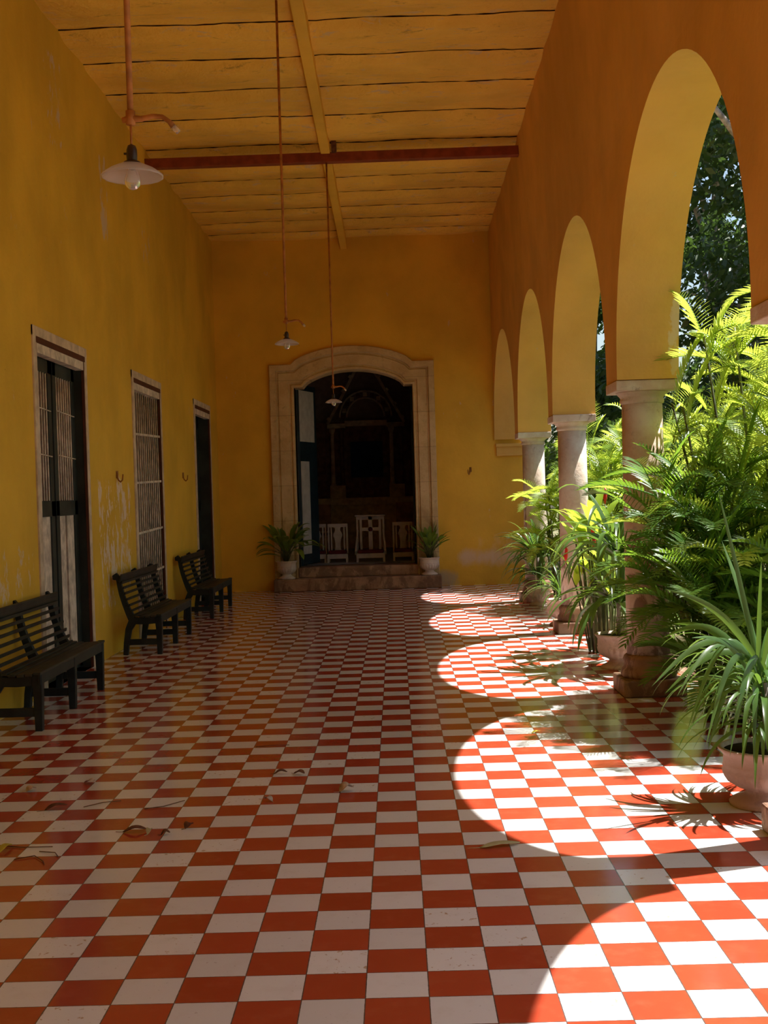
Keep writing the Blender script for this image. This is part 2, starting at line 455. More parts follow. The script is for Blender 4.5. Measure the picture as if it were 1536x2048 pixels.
# ceiling: shallow plastered bays between the joists, a crack at each joist
seams = [-7.0,-6.1,-5.2,-4.3,-3.4,-2.5,-1.6,-.7,.2,1.1,2.0,2.9,3.8,4.7,5.6,6.5,7.4,8.3,9.2,10.12,11.0,11.9,12.8,13.75,14.85,15.65,16.45,17.25,18.15,18.95,19.75,20.3]
wob = [[R_.uniform(-.03,.03) for _ in range(14)] for _ in seams]
def czed(x, y): return CEIL + .02*(x-XL)/4.6
vs = []; fs = []; NX = 56
prof = []
for i in range(len(seams)-1):
    for t in (-.001, 0.0, .012, .04, .10, .2, .32, .45, .6, .74, .86, .94, .972, .9725):
        prof.append((i, t))
for (i, t) in prof:
    for k in range(NX+1):
        x = XL-.02 + (1.8-XL)*k/NX
        def sy(j):
            q = k/NX*12; a = int(q); fr = q-a
            return seams[j] + wob[j][a]*(1-fr) + wob[j][min(a+1,13)]*fr
        y0, y1 = sy(i), sy(i+1)
        y = y0 + (y1-y0)*t
        # sags towards the far joist then steps back up into the crack
        tt = max(0, min(1, t/.972))
        ed = .35+.65*min(smooth(0, .5, x-XL), smooth(0, .5, 1.62-x))
        z = czed(x, y) + .022 - .018*(1-ed) - ed*.075*smooth(0, .16, tt) + ed*.075*smooth(.35, 1.0, tt) + .012*math.sin(2.3*x+i*2.1+4*tt)*math.sin(PI*tt)
        if t < 0 or t > .9722: z = czed(x, y) + .075
        z += R_.uniform(-.004,.004)
        vs.append((x, y, z))
for r in range(len(prof)-1):
    for k in range(NX):
        a = r*(NX+1)+k; fs.append((a, a+1, a+NX+2, a+NX+1))
b = MB(); b.add(vs, fs, True); b.box(XL-.3, 2.0, -8.3, 20.45, 6.0, 6.28)
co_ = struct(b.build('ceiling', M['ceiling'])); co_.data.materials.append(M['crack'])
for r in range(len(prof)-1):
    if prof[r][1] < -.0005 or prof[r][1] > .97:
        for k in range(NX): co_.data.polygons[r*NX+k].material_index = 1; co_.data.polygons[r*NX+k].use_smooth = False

# longitudinal timber and cross tie
b = MB()
pts = [(-.66,-7.9,CEIL-.05),(-.70,6,CEIL-.06),(-.735,14.8,CEIL-.06),(-.745,20.1,CEIL-.14)]
b.bar(pts, .115, .13, Vector((1,0,0)))
tag(b.build('ceiling_beam', M['beam_yellow'], bevel=.01), 'long yellow painted timber running down the middle of the ceiling to the far wall', 'beam')
b = MB(); b.bar([(XL-.02,14.8,5.70),(1.66,14.8,5.715)], .12, .115, Vector((0,1,0)))
tie = tag(b.build('tie_beam', M['red_paint'], bevel=.006), 'dark red tie beam spanning the gallery from wall to wall below the ceiling', 'beam')
b = MB(); b.box(-.66, -.60, 14.72, 14.86, 5.75, 5.90); b.build('bracket', M['drydark'], tie)

# ------------------------------------------------------------------ columns
def make_column(y, h, label):
    cx = interp(y, XIN) + .225; e = empty('stone_column', (cx, y, 0))
    b = MB(); b.box(-.235,.235,-.235,.235,0,.125); b.build('plinth', M['plinth'], e, bevel=.012)
    b = MB(); b.lathe([(.205,.125),(.212,.15),(.205,.185),(.19,.20),(.185,.235),(.195,.26),(.185,.285),(.165,.30)], n=40)
    b.build('base', M['plinth'], e)
    b = MB(); b.lathe([(.162,.295),(.160,.8),(.157,1.5),(.152,2.2)], n=40); b.build('shaft', M['column'], e)
    b = MB(); b.lathe([(.152,2.195),(.165,2.205),(.168,2.225),(.158,2.235),(.165,2.25),(.20,2.285)], n=40)
    b.box(-.232,.232,-.222,.222,2.285,2.362); b.build('capital', M['column'], e, bevel=.01)
    tag(e, label, 'column', 'arcade columns')
    return e
make_column(5.22, .23, 'nearest arcade column, only its capital showing at the right edge of the photo')
make_column(9.17, .235, 'weathered round column half hidden by the tall bamboo palm, with dark stains low down')
make_column(13.14, .19, 'middle arcade column, pale and sunlit on its garden side, rising behind the red flowers')
make_column(16.91, .20, 'farthest arcade column, standing beside the pale urn near the back wall')

# ------------------------------------------------------------------ chapel doorway
def outline(half, cx, z0, zs, sh, za, n=24, drift=0):
    """polyline up the left jamb, shoulder, segmental arch, shoulder, down the right jamb"""
    l, r = cx-half, cx+half
    p = [(l, z0)]
    for k in range(1, 9): p.append((l, z0+(zs-z0)*k/8))
    p.append((l+sh, zs+.0))
    for k in range(1, n):
        u = -1+2*k/n; w = half-sh
        p.append((cx+u*w, zs + (za-zs)*math.cos(u*PI/2)**.62))
    p.append((r-sh, zs))
    for k in range(0, 9): p.append((r, zs-(zs-z0)*k/8))
    return p
inner = outline(.99, -.66, .2, 3.385, .14, 3.66)
outer = outline(1.375, -.678, .2, 3.77, .36, 4.055)
profile = [(0,.38),(0,-.02),(.03,-.04),(.10,-.04),(.13,-.015),(.20,-.015),(.23,-.055),(.62,-.055),(.65,-.03),(.70,-.03),(.74,-.085),(.97,-.085),(1,-.07),(1,.02)]
e = empty('door_surround', (0,YB,0))
b = MB(); vs = []; fs = []; n = len(inner)
for t_, d in profile:
    for (xi, zi), (xo, zo) in zip(inner, outer): vs.append((xi+(xo-xi)*t_, d, zi+(zo-zi)*t_))
for i in range(len(profile)-1):
    for k in range(n-1): fs.append((i*n+k, i*n+k+1, (i+1)*n+k+1, (i+1)*n+k))
for k in (0, n-1): fs.append(tuple(i*n+k for i in range(len(profile))))
b.add(vs, fs); b.build('carved_moulding', M['surround'], e)
b = MB(); vs = []     # back plate closing the wall opening above the arch
m_ = len(inner)
vs = [(x,.30,z) for x, z in inner] + [(-1.76 if x < -.66 else .43, .30, z) for x, z in inner]
fs = []
seg = [(x, z) for x, z in inner]
for k in range(m_-1):
    (x0,z0),(x1,z1) = seg[k], seg[k+1]
    if z0 >= 3.384 and z1 >= 3.384: b.add([(x0,.30,z0),(x1,.30,z1),(x1,.30,3.75),(x0,.30,3.75)], [(0,1,2,3)])
b.box(-1.76, -1.65, .05, .36, .2, 3.75); b.box(.33, .43, .05, .36, .2, 3.75)
b.build('reveal', M['surround'], e)
tag(e, 'carved limestone door surround with shouldered arch on the back wall', 'door surround')
e = empty('stone_step', (0,YB,0))
b = MB(); b.box(-2.05, .72, -.36, .40, 0, .205); b.build('lower_step', M['step'], e, bevel=.018)
b = MB(); b.box(-1.66, .34, -.06, .60, .205, .375); b.build('threshold', M['step'], e, bevel=.018)
tag(e, 'worn stone steps leading up to the dark chapel doorway', 'step')

# door leaf of the chapel, folded in to the left
e = struct(empty('door_3', (-1.66,YB+.42,.39), math.radians(72)))
b = MB(); b.box(0,.86,-.02,.02,0,3.1); b.build('door_leaf', M['door_teal'], e)
b = MB(); b.box(.08,.74,-.032,-.021,2.12,3.0); b.box(.10,.46,-.032,-.021,.18,1.78); b.build('door_panel', M['leaf_white'], e)
e2 = MB(); e2.box(.02,.05,.0,.05,.1,3.0); e2.build('hinge_strip', M['door_teal'], e)
e = struct(empty('trim_2', (0,YB+.40,0)))
b = MB(); b.box(-1.70,-1.61,0,.08,.375,3.6); b.box(.30,.42,0,.08,.375,3.6); b.build('jamb', M['door_teal'], e)

# chapel room
CF = .375; X0, X1, Y0, Y1 = -4.4, 2.1, YB+.38, 27.4
b = MB(); b.box(X0, X1, Y0, Y1, CF-.3, CF); struct(b.build('floor_chapel', M['chapel_floor']))
b = MB(); b.box(X0-.2,X0,Y0,Y1,CF-.3,6.2); b.box(X1-.0,X1+.2,Y0,Y1,CF-.3,6.2); b.box(X0-.2,X1+.2,Y1,Y1+.2,CF-.3,6.2); b.box(X0-.2,XL-.1,Y0-.01,Y0+.2,CF-.3,6.2)
struct(b.build('wall_chapel', M['chapel']))
b = MB(); b.box(X0-.2,X1+.2,Y0-.2,Y1+.2,6.2,6.4); struct(b.build('ceiling_chapel', M['chapel']))

# altar screen
ax = -.62
e = empty('altarpiece', (ax,26.9,CF)); A = lambda z: z-CF
b = MB(); b.box(-1.25,1.05,-.25,.3,0,A(1.34)); b.build('altar_table', M['altar'], e)
b = MB(); b.box(-1.35,1.15,-.42,.3,A(1.34),A(1.50)); b.build('altar_ledge', M['altar'], e, bevel=.02)
b = MB(); b.box(-1.3,1.2,.1,.2,A(1.5),A(3.2)); b.build('back_panel', M['altar_dark'], e)
b = MB(); b.box(-.36,.36,.02,.09,A(1.95),A(2.75)); b.build('niche_curtain', M['altar_blue'], e)
b = MB(); b.box(-.47,.47,-.05,.09,A(3.10),A(3.22)); b.build('lintel', M['altar'], e)
for s in (-1, 1):
    b = MB(); b.box(s*.66-.17,s*.66+.17,-.18,.09,A(1.5),A(1.78)); b.build('pedestal', M['altar'], e)
    for dx in (-.10,.11):
        b = MB(); b.lathe([(.07,0),(.05,.06),(.045,.6),(.04,1.15),(.07,1.22),(.07,1.28)], (s*.66+dx,-.05,A(1.78)), 12); b.build('small_column', M['altar'] if dx < 0 else M['altar_dark'], e)
    b = MB(); b.box(s*.66-.2,s*.66+.2,-.12,.09,A(3.06),A(3.16)); b.build('cornice', M['altar'], e)
    b = MB(); b.bar([(s*.14,0,A(4.45)),(s*.86,0,A(3.16))], .06, .06); b.build('gable_rail', M['altar'], e)
    for q in range(4):
        b = MB(); x = s*(.32+.17*q); z = A(4.2-.31*q)
        b.lathe([(.0,-.05),(.05,0),(.0,.05)], (x,-.02,z), 8, cap0=False, cap1=False); b.build('crocket', M['altar'], e)
    b = MB(); b.box(s*1.02-.1,s*1.02+.1,0,.09,A(1.9),A(3.0)); b.build('side_panel', M['altar_dark'], e)
for k in range(11):
    an = PI*k/10; r = .50
    b = MB(); x, z = r*math.cos(an), A(3.30)+r*math.sin(an)
    b.box(x-.045, x+.045, -.04, .05, z-.045, z+.045); b.build('arch_block', M['altar'] if k % 2 else M['altar_dark'], e)
b = MB(); b.tube([(.42*math.cos(PI*k/20),0,A(3.3)+.42*math.sin(PI*k/20)) for k in range(21)], .02, 6); b.tube([(.58*math.cos(PI*k/20),0,A(3.3)+.58*math.sin(PI*k/20)) for k in range(21)], .02, 6)
b.build('arch_moulding', M['altar'], e)
b = MB(); b.box(-.15,.13,-.2,.05,A(1.5),A(1.86)); b.build('tabernacle', M['altar_dark'], e)
tag(e, 'dark carved altarpiece with pointed gable and altar table at the back of the chapel', 'altarpiece')

def make_kneeler(name, w, hgt):
    e = empty(name)
    d = .30
    for sx in (-1, 1):
        for sy in (0, 1):
            b = MB(); x = sx*(w/2-.015)
            if sy: b.bar([(x,d/2,0),(x,d/2,hgt)], .03, .03, Vector((1,0,0)))
            else: b.bar([(x,-d/2,0),(x,-d/2,.14)], .035, .03, Vector((1,0,0)))
            b.build('leg', M['kneeler'], e)
    b = MB(); b.box(-w/2,w/2,d/2-.02,d/2+.02,hgt-.06,hgt); b.build('top_rail', M['kneeler'], e)
    b = MB(); b.box(-w/2,w/2,-d/2-.01,d/2,.07,.15); b.build('kneeling_board', M['kneeler'], e)
    b = MB(); b.box(-w/2+.02,w/2-.02,-d/2,d/2-.02,.15,.21); b.build('cushion', M['cushion'], e, bevel=.02)
    return e
def vase_splat(e, w, hgt):
    b = MB(); pts = []
    for z, hw in ((.18,.075),(.24,.05),(.32,.042),(.42,.06),(.47,.085),(.52,.07),(.56,.045),(.60,.045),(hgt-.05,.07)): pts.append((z, hw))
    vs = []
    for z, hw in pts: vs += [(-hw,.13,z),(hw,.13,z),(hw,.16,z),(-hw,.16,z)]
    fs = []
    for i in range(len(pts)-1):
        for k in range(4): fs.append((i*4+k, i*4+(k+1)%4, (i+1)*4+(k+1)%4, (i+1)*4+k))
    b.add(vs, fs); b.build('splat', M['kneeler'], e)
    for s in (-1, 1):
        b = MB(); b.box(s*.115-.012, s*.115+.012, .13, .155, .18, hgt-.04); b.build('back_slat', M['kneeler'], e)
k1 = make_kneeler('prayer_kneeler', .36, .68); vase_splat(k1, .36, .68)
k1.location = (.105,21.45,CF); tag(k1, 'small white kneeler with vase shaped splat, standing to the right inside the chapel door', 'kneeler', 'white kneelers in the chapel')
k2 = copy_tree(k1); k2.location = (-1.06,21.42,CF); tag(k2, 'white vase splat kneeler just left of the cross backed one', 'kneeler', 'white kneelers in the chapel')
k3 = copy_tree(k1); k3.location = (-1.445,21.50,CF); tag(k3, 'white kneeler partly hidden behind the chapel door leaf', 'kneeler', 'white kneelers in the chapel')
k4 = make_kneeler('prayer_kneeler', .50, .80); k4.location = (-.47,21.35,CF)
b = MB(); b.box(-.27,.27,.05,.22,.80,.825); b.build('arm_board', M['kneeler'], k4, bevel=.006)
b = MB(); b.box(-.035,.035,.13,.155,.2,.80); b.box(-.17,.17,.13,.155,.54,.60); b.build('cross', M['kneeler'], k4)
b = MB(); b.lathe([(0,-.01),(.04,0),(.03,.02),(0,.03)], (0,0,0), 14, cap0=False, cap1=False)
o = b.build('rosette', M['cushion'], k4); o.location = (0,.12,.57); o.rotation_euler = (PI/2,0,0)
for s in (-1, 1):
    b = MB(); b.box(s*.17-.02, s*.17+.02, .12, .16, .2, .80); b.build('back_slat', M['kneeler'], k4)
    b = MB(); b.bar([(s*.26,-.14,.16),(s*.255,-.02,.26),(s*.235,.1,.42),(s*.225,.14,.55)], .03, .09, Vector((1,0,0))); b.build('side_bracket', M['kneeler'], k4)
tag(k4, 'wide white kneeler with a cross back and red cushion, centred in the chapel doorway', 'kneeler', 'white kneelers in the chapel')
# dark chairs behind the kneelers
def dark_chair(x, y, label):
    e = empty('chapel_chair', (x,y,CF))
    b = MB(); b.box(-.22,.22,-.2,.2,.42,.46); b.build('seat', M['altar_dark'], e)
    b = MB(); b.box(-.22,.22,.17,.2,.5,1.02); b.build('backrest', M['altar_dark'], e)
    for sx in (-1,1):
        for sy in (-1,1):
            b = MB(); b.box(sx*.2-.02,sx*.2+.02,sy*.18-.02,sy*.18+.02,0,1.0 if sy > 0 else .42); b.build('leg', M['altar_dark'], e)
    tag(e, label, 'chair')
dark_chair(-1.5, 23.4, 'dark chair back behind the left hand white kneelers in the chapel')
dark_chair(.22, 23.4, 'dark chair back above the right hand white kneeler in the chapel')

# ------------------------------------------------------------------ left wall doors and window
def flat_frame(e, y0, y1, z0, z1, nm='door_frame'):
    w = .10
    b = MB(); b.box(XL-.01,XL+.015,y0-w,y0,z0,z1+w); b.box(XL-.01,XL+.015,y1,y1+w*.9,z0,z1+w); b.box(XL-.01,XL+.017,y0-w,y1+w*.9,z1+.015,z1+w)
    b.build(nm, M['frame_white'], e, bevel=.003)
    b = MB(); b.box(XL-.095,XL-.012,y0+.001,y0+.035,z0,z1); b.box(XL-.012,XL+.012,y1-.022,y1-.001,z0,z1); b.box(XL-.10,XL+.0165,y0-.02,y1+.02,z1-.035,z1+.02)
    b.build('frame_edge', M['frame_edge'], e)
    b = MB(); b.box(XL-.07,XL+.010,y0+.02,y1-.01,z1-.115,z1-.036); b.build('lintel_board', M['white_wood'], e)
def spindles(b, x, y0, y1, z0, z1, n, r):
    for k in range(n):
        y = y0+(y1-y0)*(k+.5)/n
        b.tube([(x,y,z0),(x,y,z1)], r, 8)
def door_leaf(e, y0, y1, rail=1.55):
    x = XL-.13
    b = MB(); s = .10
    b.box(x,x+.04,y0,y0+s,.02,2.90); b.box(x,x+.04,y1-s,y1,.02,2.90)
    for z0, z1 in ((.02,.2),(1.46,1.60),(2.72,2.92)): b.box(x,x+.04,y0,y1,z0,z1)
    l = b.build('door_leaf', M['door_green'], e, bevel=.004)
    b = MB(); b.box(x+.002,x+.010,y0+s,y1-s,1.6,2.74); b.build('backing', M['frame_edge'], l)
    b = MB(); spindles(b, x+.030, y0+s, y1-s, 1.58, 2.76, 7, .0085); b.build('spindles', M['white_wood'], l)
    for z in (2.40, 2.0):
        b = MB(); b.tube([(x+.05,y0+s-.03,z+.01),(x+.05,y1-s+.03,z-.01)], .006, 6); b.build('cross_wire', M['white_wood'], l)
    m_ = (y0+y1)/2
    for a, c in ((y0+s, m_-.03), (m_+.03, y1-s)):
        b = MB(); b.box(x+.004,x+.022,a,c,.2,1.46); b.build('lower_panel', M['white_wood'], l)
e = struct(empty('door_1'))
flat_frame(e, *D1[:2], 0, D1[3]); door_leaf(e, 9.97, 10.69); door_leaf(e, 10.74, 11.46)
b = MB(); b.box(XL-.16,XL-.005,D1[1]-.012,D1[1]+.004,0,2.93); b.build('jamb', M['door_green'], e)
e = struct(empty('window_1'))
flat_frame(e, *W1[:2], .02, W1[3], 'window_frame')
b = MB(); b.box(XL-.19,XL-.15,W1[0]+.01,W1[1]-.28,.13,W1[3]-.02)
for k in range(5):
    y = W1[0]+.1+k*.25
    b.box(XL-.15,XL-.14,y,y+.18,.2,W1[3]-.2)
b.build('shutter', M['shutter'], e)
b = MB(); b.box(XL-.36,XL-.02,W1[1]-.004,W1[1]+.004,.13,W1[3]-.02); b.build('jamb', M['door_green'], e)
for k in range(13):
    y = W1[0]+.06+(W1[1]-W1[0]-.1)*k/12
    b = MB(); b.tube([(XL-.03,y,.13),(XL-.03,y,W1[3]-.12)], .0085, 8); b.build('window_bar', M['white_wood'], e)
for z in (.72,1.22,1.80,2.36):
    b = MB(); b.bar([(XL-.008,W1[0]+.02,z-.02),(XL-.008,W1[1]+.02,z+.015)], .018, .026, Vector((1,0,0))); b.build('cross_bar', M['white_wood'], e)
e = struct(empty('door_2'))
flat_frame(e, *D2[:2], 0, D2[3])
for a, c in ((D2[0]+.03,18.52),(18.53,D2[1]-.02)):
    b = MB(); x = XL-.22; b.box(x,x+.03,a,c,.02,D2[3]-.05)
    for z0, z1 in ((.02,.2),(1.4,1.55),(2.7,2.88)): b.box(x+.03,x+.045,a,c,z0,z1)
    for y in (a, c-.09): b.box(x+.03,x+.045,y,y+.09,.02,2.88)
    b.build('door_leaf', M['door_green'], e)
b = MB(); b.box(XL-.22,XL-.005,D2[1]-.012,D2[1]+.004,0,2.93); b.build('jamb', M['door_green'], e)

# hooks
def hook(loc, rz, label):
    e = empty('wall_hook', loc, rz)
    b = MB(); b.tube([(0,0,.06),(.015,0,.0),(.03,0,-.03),(.06,0,-.05),(.09,0,-.03),(.10,0,.03)], .008, 8); b.build('hook_arm', M['hook'], e)
    b = MB(); b.box(-.003,.008,-.02,.02,-.01,.07); b.build('hook_plate', M['hook'], e)
    tag(e, label, 'hook', 'iron hammock hooks')
hook((XL+.002,12.7,1.83), math.radians(-35), 'rusty iron hook on the left wall between the louvered door and the barred window')
hook((XL+.002,16.66,1.88), math.radians(-35), 'rusty iron hook on the left wall between the barred window and the dark doorway')
hook((1.262,YB-.002,1.9), math.radians(-120), 'small iron hook on the back wall right of the stone door surround')

# ------------------------------------------------------------------ lamps
def make_lamp(top, z):
    e = empty('pendant_lamp')
    b = MB(); b.tube([(0,0,z+.20),(0,0,top)], .0105, 12); b.build('rod', M['rod'], e)
    b = MB(); b.tube([(-.028,0,z+.185),(0,0,z+.19),(.035,0,z+.188),(.075,0,z+.196),(.105,0,z+.193),(.128,0,z+.176),(.142,0,z+.158)], [.009,.013,.010,.008,.008,.008,.010], 10)
    b.tube([(0,0,z+.17),(0,0,z+.215)], .016, 12); arm = b.build('arm', M['rod'], e)
    b = MB(); b.tube([(.140,0,z+.16),(.158,0,z+.14)], [.011,.008], 8); b.build('arm_tip', M['bulb'], arm)
    b = MB(); b.tube([(0,0,z+.08),(0,0,z+.18)], .004, 8); b.build('cord', M['rod'], e)
    b = MB(); b.lathe([(.004,.105),(.013,.10),(.017,.088),(.018,.07),(.017,.05),(.014,.045)], (0,0,z), 20, lambda i, a: 1+.04*math.cos(14*a)); b.tube([(-.026,0,z+.075),(-.015,0,z+.075)], .004, 6)
    b.build('socket', M['socket'], e)
    b = MB(); b.lathe([(.016,.052),(.028,.046),(.030,.036),(.024,.036)], (0,0,z), 24); b.build('collar', M['socket'], e)
    pr = [(.026,.040),(.045,.036),(.075,.022),(.098,.006),(.102,-.001),(.100,-.004),(.096,-.002),(.074,.015),(.044,.029),(.026,.034)]
    b = MB(); b.lathe(pr, (0,0,z), 64, lambda i, a: 1+.012*math.cos(16*a) if 2 < i < 7 else 1, cap0=False, cap1=False); b.build('shade', M['glass'], e)
    b = MB(); b.lathe([(.012,.045),(.013,.03),(.022,.005),(.027,-.015),(.024,-.032),(.012,-.043),(.002,-.046)], (0,0,z), 20); b.build('bulb', M['bulb'], e)
    return e
L1 = make_lamp(5.72, 2.655); L1.location = (-.842,4.0,0); tag(L1, 'nearest pendant lamp with scalloped glass shade, hanging at the upper left', 'lamp', 'pendant lamps')
L2 = make_lamp(5.72, 2.855); L2.location = (-.875,10.1,0); tag(L2, 'middle of the three pendant lamps, its shade left of the door arch top', 'lamp', 'pendant lamps')
L3 = make_lamp(5.68, 2.715); L3.location = (-.728,14.8,0); tag(L3, 'farthest pendant lamp, its white shade in front of the dark chapel doorway', 'lamp', 'pendant lamps')

# ------------------------------------------------------------------ benches
def make_bench(L=1.80):
    e = empty('slatted_bench')
    prof = [(.17,.37),(.135,.44),(.10,.53),(.072,.62),(.055,.70),(.045,.76),(.03,.805)]
    ysf = (.035, L/2, L-.035)
    for i, y in enumerate(ysf):
        b = MB(); b.bar([(.075,y,0),(.085,y,.12),(.11,y,.26),(.17,y,.37)], [.055,.05,.05,.055], [.05,.055,.065,.09]); b.build('rear_leg', M['bench'], e, bevel=.004)
        b = MB(); b.bar([(.425,y,0),(.425,y,.25),(.42,y,.395)], .055, [.05,.062,.075]); b.build('front_leg', M['bench'], e, bevel=.004)
        b = MB(); b.bar([(.10,y,.13),(.41,y,.13)], .03, .06); b.build('stretcher', M['bench'], e, bevel=.003)
        b = MB(); b.bar([(.16,y,.35),(.28,y,.345),(.43,y,.355)], .05, .07); b.build('seat_rail', M['bench'], e, bevel=.003)
        b = MB(); b.bar([(p[0]-.02,y,p[1]) for p in prof] + [(.0,y,.825),(-.02,y,.81),(-.022,y,.785),(-.004,y,.78)], .05, [.08,.065,.055,.05,.048,.045,.045,.04,.04,.03,.02]); b.build('back_post', M['bench'], e, bevel=.004)
    b = MB(); b.box(.43,.452,0,L,.325,.40); b.build('apron', M['bench'], e, bevel=.003)
    for k in range(5):
        x = .20+k*.058; z = .405 - .012*math.sin(PI*k/4)
        b = MB(); b.box(x-.026,x+.026,-.02,L+.02,z-.012,z+.008); b.build('seat_slat', M['bench_seat'], e, bevel=.004)
    for k in range(8):
        t = k/7.6*.86; f = t*(len(prof)-1); i = int(f); fr = f-i
        x = prof[i][0]*(1-fr)+prof[i+1][0]*fr; z = prof[i][1]*(1-fr)+prof[i+1][1]*fr
        b = MB(); b.bar([(x+.012,-.02,z+.04),(x+.012,L+.02,z+.04)], .012, .026, Vector((1,0,-.2)).normalized()); b.build('back_slat', M['bench_seat'], e, bevel=.002)
    b = MB(); b.bar([(.055,-.03,.79),(.055,L+.03,.79)], .02, .085, Vector((1,0,-.25)).normalized()); b.build('top_rail', M['bench_seat'], e, bevel=.006)
    return e
B1 = make_bench(); B1.location = (-2.945,8.27,0); tag(B1, 'nearest dark slatted wooden bench, cut off by the left edge of the photo', 'bench', 'slatted benches along the left wall')
B2 = copy_tree(B1); B2.location = (-2.885,12.24,0); tag(B2, 'dark slatted wooden bench standing in front of the barred window', 'bench', 'slatted benches along the left wall')
B3 = copy_tree(B1); B3.location = (-2.885,15.72,0); tag(B3, 'farthest dark slatted bench, beside the dark doorway near the back wall', 'bench', 'slatted benches along the left wall')
B3.rotation_euler.z = 0

# ------------------------------------------------------------------ plants
def urn(e, R, H, mat, name='pot'):
    fl = lambda i, a: 1+.05*abs(math.cos(10*a)) if 6 <= i <= 9 else 1
    pr = [(.78,0),(.80,.05),(.70,.10),(.50,.16),(.42,.22),(.44,.27),(.62,.33),(.80,.42),(.88,.52),(.90,.60),(.90,.64),(.93,.68),(.91,.72),(.90,.86),(.97,.93),(1.02,.96),(1.02,1.0),(.93,1.0),(.90,.93)]
    b = MB(); b.lathe([(r*R, z*H) for r, z in pr], n=120, mod=fl, cap1=False); p = b.build(name, mat, e)
    b = MB(); b.lathe([(.905*R,.93*H),(.4*R,.95*H),(.02,.96*H)], n=30, cap0=True); b.build('soil', M['soil'], e)
    return p
UP = Vector((0,0,1))
def blade(b, p0, d, L, w, droop, n=7, fold=.25, twist=0, wprof=None):
    """one leaf blade: starts at p0 going along d, bends down; two faces across with a fold"""
    p = Vector(p0); d = Vector(d).normalized(); vs = []
    for i in range(n+1):
        t = i/n
        side = d.cross(UP)
        if side.length < 1e-3: side = Vector((1,0,0))
        side.normalize(); up = side.cross(d)
        if twist: side = (side*math.cos(twist) + up*math.sin(twist)); up = side.cross(d)
        ww = (wprof(t) if wprof else min(1, .35+3*t)*max(0,(1-t))**.6) * w/2
        vs += [p - side*ww + up*ww*fold, p.copy(), p + side*ww + up*ww*fold]
        p = p + d*(L/n)
        d = (d - UP*droop/n*(.4+1.2*t)).normalized()
    fs = []
    for i in range(n):
        a = i*3; fs += [(a,a+1,a+4,a+3),(a+1,a+2,a+5,a+4)]
    b.add(vs, fs, True)
def frond(b, p0, d, L, ll, rnd, droop=.9, n=22, lw=.022):
    p = Vector(p0); d = Vector(d).normalized(); pts = [p.copy()]; st = L/n
    for i in range(n):
        t = (i+1)/n
        p = p + d*st; pts.append(p.copy())
        d = (d - UP*droop/n*(.3+1.3*t)).normalized()
        if t > .18:
            side = d.cross(UP)
            if side.length < 1e-3: continue
            side.normalize(); up = side.cross(d)
            l = ll*(math.sin(PI*min(1,(t-.10)/.95)**.75)*.75+.30)*rnd.uniform(.9,1.1)
            for s in (-1, 1):
                dd = d*(.55+.75*t**2)+side*s*(.95)+up*(.38)+Vector((rnd.uniform(-.08,.08),)*3)
                blade(b, p, dd, l, lw, .55, 3, .15, s*.5)
    b.tube(pts, [.005*(1-i/len(pts))+.0015 for i in range(len(pts))], 4, caps=False)
def palm_clump(name, c, n, spread, hgt, rnd, label, mat='palm', fl=(.6,.95), ll=.20, per=(5,7), group=None, lowfrac=.35, bias=(0,0), arc=None):
    e = empty(name, c); fo = MB(); ca = MB()
    for i in range(n):
        a = rnd.uniform(0, 2*PI); r = spread*math.sqrt(rnd.random())*.5
        base = Vector((r*math.cos(a), r*math.sin(a), 0))
        h = hgt*rnd.uniform(lowfrac, 1)
        lean = Vector((math.cos(a)*r*.5+rnd.uniform(-.2,.2)*h*.35+bias[0]*h, math.sin(a)*r*.5+rnd.uniform(-.2,.2)*h*.35+bias[1]*h, h))
        mid = base+lean*.5+Vector((0,0,.05)); top = base+lean
        ca.tube([base, mid, top], [.014,.012,.008], 6)
        k = rnd.randint(*per)
        for j in range(k):
            az = 2*PI*j/k+rnd.uniform(-.4,.4); el = rnd.uniform(.15, 1.15) if j else 1.35
            dd = Vector((math.cos(az)*math.cos(el), math.sin(az)*math.cos(el), math.sin(el)))
            start = top-Vector((0,0,rnd.uniform(0,.35)*min(1,h)))
            if top.z > 1.5 and c[0] > 2.9 and start.x+dd.x*fl[1] < -1.12: continue
            frond(fo, start, dd, rnd.uniform(*fl), ll, rnd, rnd.uniform(.7,1.5))
    fo.build('foliage', M[mat], e); ca.build('canes', M['cane'], e)
    return tag(e, label, 'palm', group)
def strap_plant(b, c, n, L, w, rnd, az=(0,2*PI), el=(.2,1.3), droop=(1.5,3.2)):
    for i in range(n):
        a = rnd.uniform(*az); e_ = rnd.uniform(*el)
        d = (math.cos(a)*math.cos(e_), math.sin(a)*math.cos(e_), math.sin(e_))
        blade(b, (c[0]+.04*math.cos(a), c[1]+.04*math.sin(a), c[2]+rnd.uniform(-.04,.08)), d, L*rnd.uniform(.65,1.1), w*rnd.uniform(.7,1.1), rnd.uniform(*droop), 12, .3, rnd.uniform(-.3,.3))

